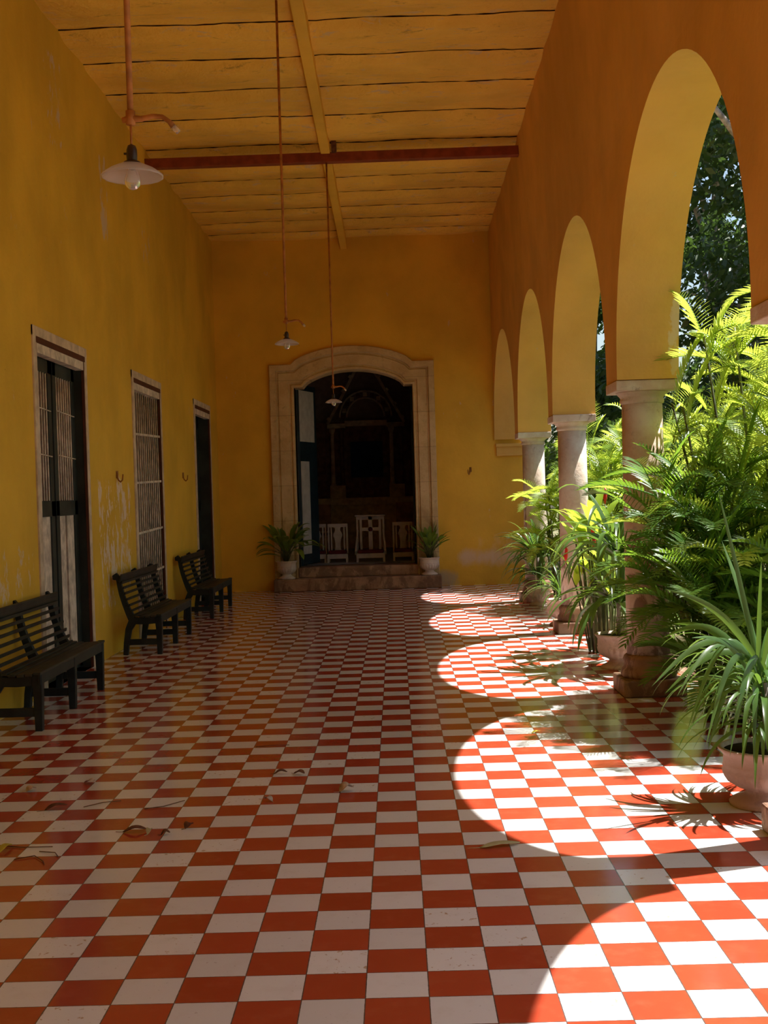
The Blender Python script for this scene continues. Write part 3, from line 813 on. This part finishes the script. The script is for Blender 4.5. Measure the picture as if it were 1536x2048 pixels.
rnd = random.Random(11)
G = 'bamboo palms in the garden beds'
palm_clump('bamboo_palm', (3.08,8.25,0), 78, 1.6, 2.75, rnd, 'tall sunlit bamboo palm in front of the stained column, the largest at the right', group=G, lowfrac=.35, fl=(.42,.68), ll=.17, per=(6,8))
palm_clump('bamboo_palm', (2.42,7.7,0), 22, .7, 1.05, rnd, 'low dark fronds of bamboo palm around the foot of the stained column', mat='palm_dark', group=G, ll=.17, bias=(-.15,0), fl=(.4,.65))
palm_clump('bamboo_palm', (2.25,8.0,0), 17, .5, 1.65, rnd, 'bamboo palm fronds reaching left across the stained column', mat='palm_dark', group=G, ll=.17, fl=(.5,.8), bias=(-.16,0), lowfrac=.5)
palm_clump('bamboo_palm', (4.1,9.0,0), 40, 1.8, 2.6, rnd, 'bamboo palm at the far right edge behind the tallest clump', group=G, lowfrac=.25, fl=(.5,.8))
palm_clump('bamboo_palm', (2.95,15.4,0), 26, .9, 2.2, rnd, 'bright bamboo palm in the gap between the stained column and the middle column', group=G, lowfrac=.3, fl=(.5,.8))
palm_clump('bamboo_palm', (2.2,15.75,0), 9, .35, 1.75, rnd, 'slender hazy bamboo palm rising before the farthest column', group=G, lowfrac=.45, ll=.15, fl=(.4,.6), bias=(-.04,0))
palm_clump('bamboo_palm', (3.7,12.9,0), 30, 1.4, 2.2, rnd, 'bamboo palm deeper in the garden behind the middle column', group=G, lowfrac=.3)

def urn_plant(c, R, H, potmat, label, mat, n, L, w, stemh=.0, **kw):
    e = empty('potted_plant', c); urn(e, R, H, potmat)
    b = MB()
    if stemh:
        st = MB(); st.tube([(0,0,H*.9),(.01,0,H+stemh*.5),(0,0,H+stemh)], .018, 8); st.build('stem', M['bark'], e)
    strap_plant(b, (0,0,H*.95+stemh), n, L, w, rnd, **kw)
    if stemh: strap_plant(b, (0,0,H*.95+stemh*.35), n//2, L*.85, w, rnd, **kw)
    b.build('leaves', M[mat], e)
    tag(e, label, 'potted plant', 'potted strap leaved plants along the arcade')
    return e, b
# near urn with a hand placed fan of long leaves
e = empty('potted_plant', (1.765,5.88,0)); urn(e, .215, .285, M['pot_pink'])
b = MB(); st = MB(); st.tube([(0,0,.27),(.02,.01,.42),(.01,0,.60)], .02, 8); st.build('stem', M['bark'], e)
def reach(b, start, tip, arch, w, n=14, tw=0):
    """blade from start to tip with upward arch"""
    s, t_ = Vector(start), Vector(tip); vs = []
    for i in range(n+1):
        t = i/n; p = s.lerp(t_, t)+UP*arch*math.sin(PI*t**.85); p2 = s.lerp(t_, min(1,t+.02))+UP*arch*math.sin(PI*min(1,t+.02)**.85)
        d = (p2-p) if i < n else d
        if d.length < 1e-6: d = t_-s
        d = d.normalized(); side = d.cross(Vector((0,-1,.35))).normalized(); side = (side*math.cos(tw)+side.cross(d)*math.sin(tw))
        ww = w/2*min(1,.35+2.2*t)*max(0,1-t**2.2)**.8
        vs += [p-side*ww, p+side.cross(d)*ww*.25, p+side*ww]
    fs = []
    for i in range(n): a = i*3; fs += [(a,a+1,a+4,a+3),(a+1,a+2,a+5,a+4)]
    b.add(vs, fs, True)
O = (0,0,.62)
for tip, ar, w in [((-.53,-.3,.50),.16,.050),((-.22,-.1,.98),.05,.045),((-.60,-.28,.02),.28,.050),((-.50,-.35,-.02),.34,.045),((-.42,-.2,-.22),.40,.045),((-.50,-.1,-.05),.22,.05),
                   ((-.36,-.3,-.28),.34,.05),((-.30,-.1,-.35),.32,.05),((-.25,-.3,-.33),.28,.055),((-.14,-.3,-.38),.25,.05),((-.05,-.35,-.34),.22,.05),((.02,-.3,-.42),.2,.045),
                   ((-.05,-.2,.62),.1,.035),((.12,-.1,.7),.03,.035),((.45,-.2,.3),.2,.05),((.5,0,.1),.3,.05),((.4,-.3,-.2),.3,.05),((-.1,.3,.7),.1,.05),((.3,.4,.3),.2,.05),((-.35,.35,.25),.2,.05),((-.45,.15,.2),.25,.055),((-.40,-.25,.25),.16,.04)]:
    reach(b, (rnd.uniform(-.03,.03),rnd.uniform(-.03,.03),O[2]+rnd.uniform(-.1,.03)), (tip[0]*1.0, tip[1], O[2]+tip[2]*.95), ar*.7, w*.78, tw=rnd.uniform(-.4,.4))
strap_plant(b, (0,0,.55), 64, .60, .040, rnd, el=(.1,1.0), droop=(2.2,3.6))
strap_plant(b, (0,0,.42), 60, .46, .036, rnd, el=(-.1,.8), droop=(1.8,3.0))
b.build('leaves', M['strap'], e)
tag(e, 'nearest potted plant, long arching strap leaves in a fluted clay urn at right', 'potted plant', 'potted strap leaved plants along the arcade')

urn_plant((1.90,10.45,0), .20, .30, M['pot_pink'], 'potted strap leaved plant spilling beside the stained column, its long dark leaves hanging', 'strap', 62, .95, .085, .72, el=(.0,1.25), droop=(2.0,3.8))
urn_plant((1.88,13.85,0), .19, .30, M['pot_pink'], 'potted plant mostly hidden behind the middle column, only its pink rim showing', 'strap', 16, .55, .04, .1)
urn_plant((1.90,16.32,0), .17, .26, M['pot_white'], 'spiky potted plant in the pale urn before the farthest column', 'strap', 84, .62, .058, .42, el=(-.1,1.3), droop=(1.2,2.8))

# heliconia with red bracts
e = empty('heliconia', (1.98,11.5,0)); b = MB(); st = MB()
for i in range(48):
    a = rnd.uniform(0, 2*PI); r = rnd.uniform(0,.28); h = rnd.uniform(.5,1.25)
    p = Vector((r*math.cos(a)-.05, r*math.sin(a), h)); st.tube([(p.x*.6,p.y*.6,0), p], .008, 5)
    a2 = rnd.uniform(0,2*PI)
    blade(b, p, (math.cos(a2)*.6, math.sin(a2)*.6, .8), rnd.uniform(.3,.5), rnd.uniform(.08,.12), rnd.uniform(.6,1.6), 7, .2, wprof=lambda t: math.sin(PI*min(1,t+.05))**.7 if t < .95 else .05)
b.build('leaves', M['helic'], e); st.build('stems', M['cane'], e)
for x, y, z in ((-.15,-.3,1.08),(-.40,-.2,.96),(.0,-.1,1.50),(-.14,-.2,1.2)):
    b = MB(); b.tube([(x,y,z-.09),(x,y,z-.03),(x+.01,y,z+.04),(x,y,z+.07)], [.004,.018,.013,.003], 8); b.build('red_bract', M['red_bract'], e)
    b = MB(); b.tube([(x*.5,y*.5,.35),(x,y,z-.08)], .005, 5); b.build('flower_stalk', M['cane'], e)
tag(e, 'light green heliconia with small red flowers beside the middle column', 'flowering plant')

# two step urns
def fern(e, z, n, L, rnd, upright):
    b = MB()
    for i in range(n):
        a = 2*PI*i/n+rnd.uniform(-.3,.3); el = rnd.uniform(.5,1.45) if upright else rnd.uniform(.25,1.4)
        p = Vector((.02*math.cos(a),.02*math.sin(a),z)); d = Vector((math.cos(a)*math.cos(el), math.sin(a)*math.cos(el), math.sin(el)))
        l = L*rnd.uniform(.7,1.1); m_ = 9; pts = [p.copy()]
        dr = .35 if upright else rnd.uniform(.5,1.5)
        for k in range(m_):
            p = p+d*(l/m_); pts.append(p.copy()); d = (d-UP*dr/m_).normalized()
            side = d.cross(UP).normalized()
            if k > 1:
                for s in (-1,1): blade(b, p, d*.7+side*s*.8+UP*.15, .075*(1 if upright else 1.5)*(1.1-.5*k/m_), .035 if upright else .05, .4, 3, .1, wprof=lambda t: [.3,1,.8,0][min(3,int(t*3+.01))])
        b.tube(pts, .004, 4, caps=False)
    b.build('leaves', M['potplant'], e)
def broad(e, z, n, L, w, rnd, el, droop, stem):
    b = MB(); st = MB()
    for i in range(n):
        a = 2*PI*i/n*2.4+rnd.uniform(-.3,.3); q = rnd.uniform(*el); h = stem*rnd.uniform(.3,1)
        d = Vector((math.cos(a)*math.cos(q), math.sin(a)*math.cos(q), math.sin(q)))
        p = Vector((.03*math.cos(a),.03*math.sin(a),z)); m_ = p+UP*h*.5+d*h*.25; t_ = p+UP*h*.55+d*h*.75
        st.tube([p, m_, t_], .004, 5)
        blade(b, t_, d, L*rnd.uniform(.6,1.1), w*rnd.uniform(.7,1.1), rnd.uniform(*droop), 8, .2, rnd.uniform(-.3,.3), wprof=lambda t: math.sin(PI*min(1,t*.93+.07))**.75 if t < .97 else .03)
    b.build('leaves', M['potplant'], e); st.build('stems', M['cane'], e)
e = empty('potted_fern', (-1.845,19.92,.205)); urn(e, .175, .30, M['pot_white']); broad(e, .29, 50, .42, .125, rnd, (.15,1.35), (.5,2.2), .42)
tag(e, 'potted plant with broad drooping leaves on the left end of the chapel step', 'potted plant', 'urns on the chapel step')
e = empty('potted_fern', (.525,19.93,.205)); urn(e, .175, .29, M['pot_white']); broad(e, .27, 60, .22, .08, rnd, (.4,1.4), (.2,1.0), .36)
tag(e, 'small upright potted plant in white urn on the right end of the chapel step', 'potted plant', 'urns on the chapel step')

# ------------------------------------------------------------------ trees and shrubs
def rvec(r):
    while True:
        v = Vector((r.uniform(-1,1), r.uniform(-1,1), r.uniform(-1,1)))
        if .05 < v.length <= 1: return v
def leaf_cloud(b, centers, n, size, r):
    for i in range(n):
        c, rad = r.choice(centers); v = rvec(r); v = v*(v.length**-.35)
        p = Vector(c)+Vector((v.x*rad, v.y*rad, v.z*rad*.75)); d = rvec(r).normalized(); u = d.orthogonal().normalized(); s = size*r.uniform(.6,1.3); w = d.cross(u)
        b.v += [tuple(p-u*s*.5), tuple(p+w*s*.22), tuple(p+u*s*.5), tuple(p-w*s*.22)]
        k = len(b.v)-4; b.f.append((k,k+1,k+2,k+3)); b.sm.append(False)
def tree(c, hgt, crown, n, size, label, seed, low_=.25, mat='tree'):
    r = random.Random(seed); e = empty('tree', c); tr = MB(); fo = MB(); cs = []
    tr.tube([(0,0,-.2),(.1,.05,hgt*.25),(-.1,.1,hgt*.5),(.05,0,hgt*.8)], [.28,.22,.16,.06], 10)
    for i in range(26):
        a = r.uniform(0,2*PI); z = hgt*r.uniform(low_,1); rr = crown*r.uniform(.25,1)*(1-.4*abs(z/hgt-.6))
        t_ = Vector((rr*math.cos(a), rr*math.sin(a), z)); cs.append((t_, crown*r.uniform(.25,.42)))
        tr.tube([(0,0,max(.5,z-crown*.7)), t_*.5+Vector((0,0,z*.45)), t_], [.09,.06,.02], 6)
    leaf_cloud(fo, cs, n, size, r)
    fo.build('foliage', M[mat], e); tr.build('trunk', M['bark'], e)
    return tag(e, label, 'tree', 'garden trees')
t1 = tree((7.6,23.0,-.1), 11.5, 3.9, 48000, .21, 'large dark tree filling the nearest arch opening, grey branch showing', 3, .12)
b = MB(); b.tube([(-2.3,-3.5,7.75),(-1.95,-3.4,7.35),(-1.55,-3.3,7.0),(-1.0,-2.8,6.4),(-.4,-1.2,5.6),(0,0,4.6)], [.04,.06,.075,.09,.12,.15], 10)
for k in range(4): b.tube([(-1.5+.07*k,-3.25,6.9),(-1.47+.08*k,-3.3,7.3),(-1.42+.09*k,-3.35,7.8)], [.022,.018,.01], 6)
b.build('bare_branch', M['bark'], t1)
tree((8.3,30.5,-.1), 13, 4.2, 30000, .28, 'tall dark tree standing behind the large branching tree', 5, .1)
tree((5.6,33.5,-.1), 8.2, 2.6, 12000, .22, 'farthest tree, glimpsed as a thin strip beside the pier of the stained column', 8, .15)
tree((10.5,15.5,-.1), 10, 3.6, 18000, .24, 'dark tree at the far right behind the palms', 9, .12)
def shrub(c, rx, h, n, size, label, seed, mat='tree2'):
    r = random.Random(seed); e = empty('garden_shrub', c); fo = MB(); st = MB(); cs = []
    for i in range(14):
        a = r.uniform(0,2*PI); rr = rx*r.uniform(.1,.75); z = h*r.uniform(.2,.8)
        cs.append((Vector((rr*math.cos(a), rr*math.sin(a), z)), rx*.42)); st.tube([(0,0,-.1),(rr*math.cos(a)*.6, rr*math.sin(a)*.6, z*.6), cs[-1][0]], [.02,.015,.006], 5)
    leaf_cloud(fo, cs, n, size, r); fo.build('foliage', M[mat], e); st.build('stems', M['bark'], e)
    return tag(e, label, 'shrub', 'garden shrubs')
shrub((3.4,19.0,-.1), 1.0, 2.6, 6000, .13, 'leafy shrub behind the farthest column', 21)
shrub((4.2,24.5,-.1), 1.5, 3.6, 8000, .16, 'rounded shrub beyond the farthest arch', 22)
shrub((5.6,17.0,-.1), 1.5, 3.2, 9000, .15, 'broad shrub behind the bright palm in the second arch', 23)
shrub((6.2,12.5,-.1), 1.7, 3.0, 9000, .16, 'dense shrub deep in the garden behind the palms', 24)
shrub((6.8,9.0,-.1), 1.5, 2.4, 7000, .16, 'low shrub in the garden near the right edge', 25)
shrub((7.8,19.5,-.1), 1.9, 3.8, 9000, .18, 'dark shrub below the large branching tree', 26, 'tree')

# ------------------------------------------------------------------ litter on the floor
def litter(x, y, L, W, rz, mat, label, curl=.02, name='fallen_leaf', stalk=True):
    b = MB(); n = 8; vs = []; L *= 1.25; W *= 1.4
    for i in range(n+1):
        t = i/n; w = W/2*math.sin(PI*min(1,max(0,t*.96+.02)))**.8*(1+.15*math.sin(9*t)); z = .003+curl*math.sin(PI*t)**2*.6+curl*.4*t
        vs += [(t*L-L/2, -w, z+curl*.7*(w/W)), (t*L-L/2, 0, z-.001), (t*L-L/2, w, z+curl*.9*(w/W)+.001)]
    fs = []
    for i in range(n): a = i*3; fs += [(a,a+1,a+4,a+3),(a+1,a+2,a+5,a+4)]
    b.add(vs, fs, True); o = b.build(name, M[mat], None, loc=(x,y,0)); o.rotation_euler.z = rz
    m_ = o.modifiers.new('thickness', 'SOLIDIFY'); m_.thickness = .0012
    tag(o, label, 'leaf', 'fallen leaves on the tiles')
    if stalk:
        s = MB(); s.tube([(-L/2,0,.004),(-L/2-L*.3,.01,.004)], .0012, 5); s.build('stalk', M[mat], o)
litter(-.308,6.36,.07,.05,.5,'dry','pale curled dry leaf on the dark aisle in the middle of the floor',.035)
litter(-.707,6.20,.045,.03,2.5,'dry','small pinkish dry leaf left of the pale curled one',.02)
litter(-1.041,5.74,.05,.03,1.2,'drydark','small brown leaf right of the leaf cluster at lower left')
litter(-1.290,5.69,.09,.03,.15,'drydark','long brown curled leaf on a red tile at lower left')
litter(-1.215,5.66,.05,.02,1.5,'paleleaf','small pale leaf lying beside the long brown curled leaf')
litter(-1.130,5.62,.035,.025,.3,'drydark','tiny dark leaf on a white tile at lower left')
litter(-1.80,6.16,.10,.03,.7,'drydark','brown folded leaf near the left side between twigs')
litter(-1.76,6.69,.06,.035,-.4,'dry','orange brown leaf on the tiles beyond the twigs at left')
litter(-2.05,6.56,.05,.04,.9,'dry','whitish crumpled leaf near the left edge')
litter(-1.83,5.44,.10,.025,1.35,'yellowleaf','narrow yellow green leaf at the lower left edge')
litter(.415,5.30,.15,.035,.25,'paleleaf','long pale green leaf on a red tile beside the sunlit patch',.012)
litter(-.70,6.80,.06,.02,.1,'drydark','thin brown leaf near the middle lamp reflection')
litter(-.593,6.77,.06,.03,-.5,'drydark','small brown leaf between the thin leaf and the pale curled one')
litter(.86,7.75,.05,.02,.4,'yellowleaf','tiny yellow leaf inside the second sunlit patch',.01)
def twig(pts, label):
    b = MB(); b.tube(pts, .0022, 5); o = b.build('fallen_twig', M['drydark'])
    tag(o, label, 'twig', 'fallen twigs on the tiles')
twig([(-1.86,5.50,.004),(-1.75,5.47,.005),(-1.62,5.47,.004)], 'straight brown twig beside the yellow green leaf')
twig([(-1.74,5.29,.004),(-1.66,5.33,.006),(-1.60,5.25,.005),(-1.58,5.20,.004)], 'kinked brown twig nearest the lower left corner')
twig([(-1.66,5.40,.004),(-1.58,5.37,.006),(-1.55,5.31,.004)], 'short curved twig between the kinked and straight ones')
twig([(-1.66,6.17,.004),(-1.58,6.25,.005),(-1.49,6.28,.004)], 'fine twig stretching right of the brown folded leaf')
twig([(-1.33,6.10,.004),(-1.24,6.14,.004),(-1.15,6.25,.004)], 'thin pale twig on a white tile above the long brown leaf')
twig([(-.93,7.55,.004),(-.83,7.57,.005),(-.72,7.58,.004)], 'dark twig lying across the aisle beyond the pale leaf')

# ------------------------------------------------------------------ light
sc = bpy.context.scene
sun = bpy.data.lights.new('sun', 'SUN'); sun.energy = 21; sun.angle = math.radians(.53); sun.color = (1,.97,.93)
so = bpy.data.objects.new('sun', sun); COL.objects.link(so)
sd = Vector((-1.82,-.60,-4.05)).normalized()
so.rotation_euler = sd.to_track_quat('-Z','Y').to_euler()
w = bpy.data.worlds.new('sky'); sc.world = w; w.use_nodes = True; t = w.node_tree
bg = t.nodes['Background']; sk = t.nodes.new('ShaderNodeTexSky'); sk.sky_type = 'NISHITA'; sk.sun_disc = False
sk.sun_elevation = math.asin(-sd.z); sk.sun_rotation = math.atan2(-sd.x, -sd.y); sk.air_density = 1.2; sk.dust_density = 2.0
t.links.new(sk.outputs[0], bg.inputs[0]); bg.inputs[1].default_value = .30

# ------------------------------------------------------------------ camera
cam = bpy.data.cameras.new('camera'); co = bpy.data.objects.new('camera', cam); COL.objects.link(co)
cam.sensor_fit = 'VERTICAL'; cam.sensor_height = 24; cam.lens = 24*2403.55/2048; cam.clip_start = .05; cam.clip_end = 500
pt, yw, rl = -0.0155285, 0.0101137, 0.0299986
def Rx(a): return Matrix.Rotation(a, 3, 'X')
Bm = Matrix(((1,0,0),(0,0,1),(0,-1,0)))
Rc = Matrix.Rotation(yw,3,'Z') @ Rx(pt) @ Bm @ Matrix.Rotation(rl,3,'Z')
m3 = Matrix((Rc.col[0], -Rc.col[1], -Rc.col[2])).transposed()
co.matrix_world = Matrix.Translation((0,0,1.5773)) @ m3.to_4x4()
sc.camera = co
sc.view_settings.view_transform = 'Standard'; sc.view_settings.look = 'None'; sc.view_settings.gamma = 1; sc.view_settings.exposure = -.8
sc.view_settings.use_curve_mapping = False
sc.cycles.max_bounces = 8; sc.cycles.diffuse_bounces = 6; sc.cycles.transmission_bounces = 5; sc.cycles.transparent_max_bounces = 8
sc.cycles.use_adaptive_sampling = True; sc.cycles.adaptive_threshold = .025
sc.cycles.use_denoising = True; sc.cycles.sample_clamp_indirect = 8
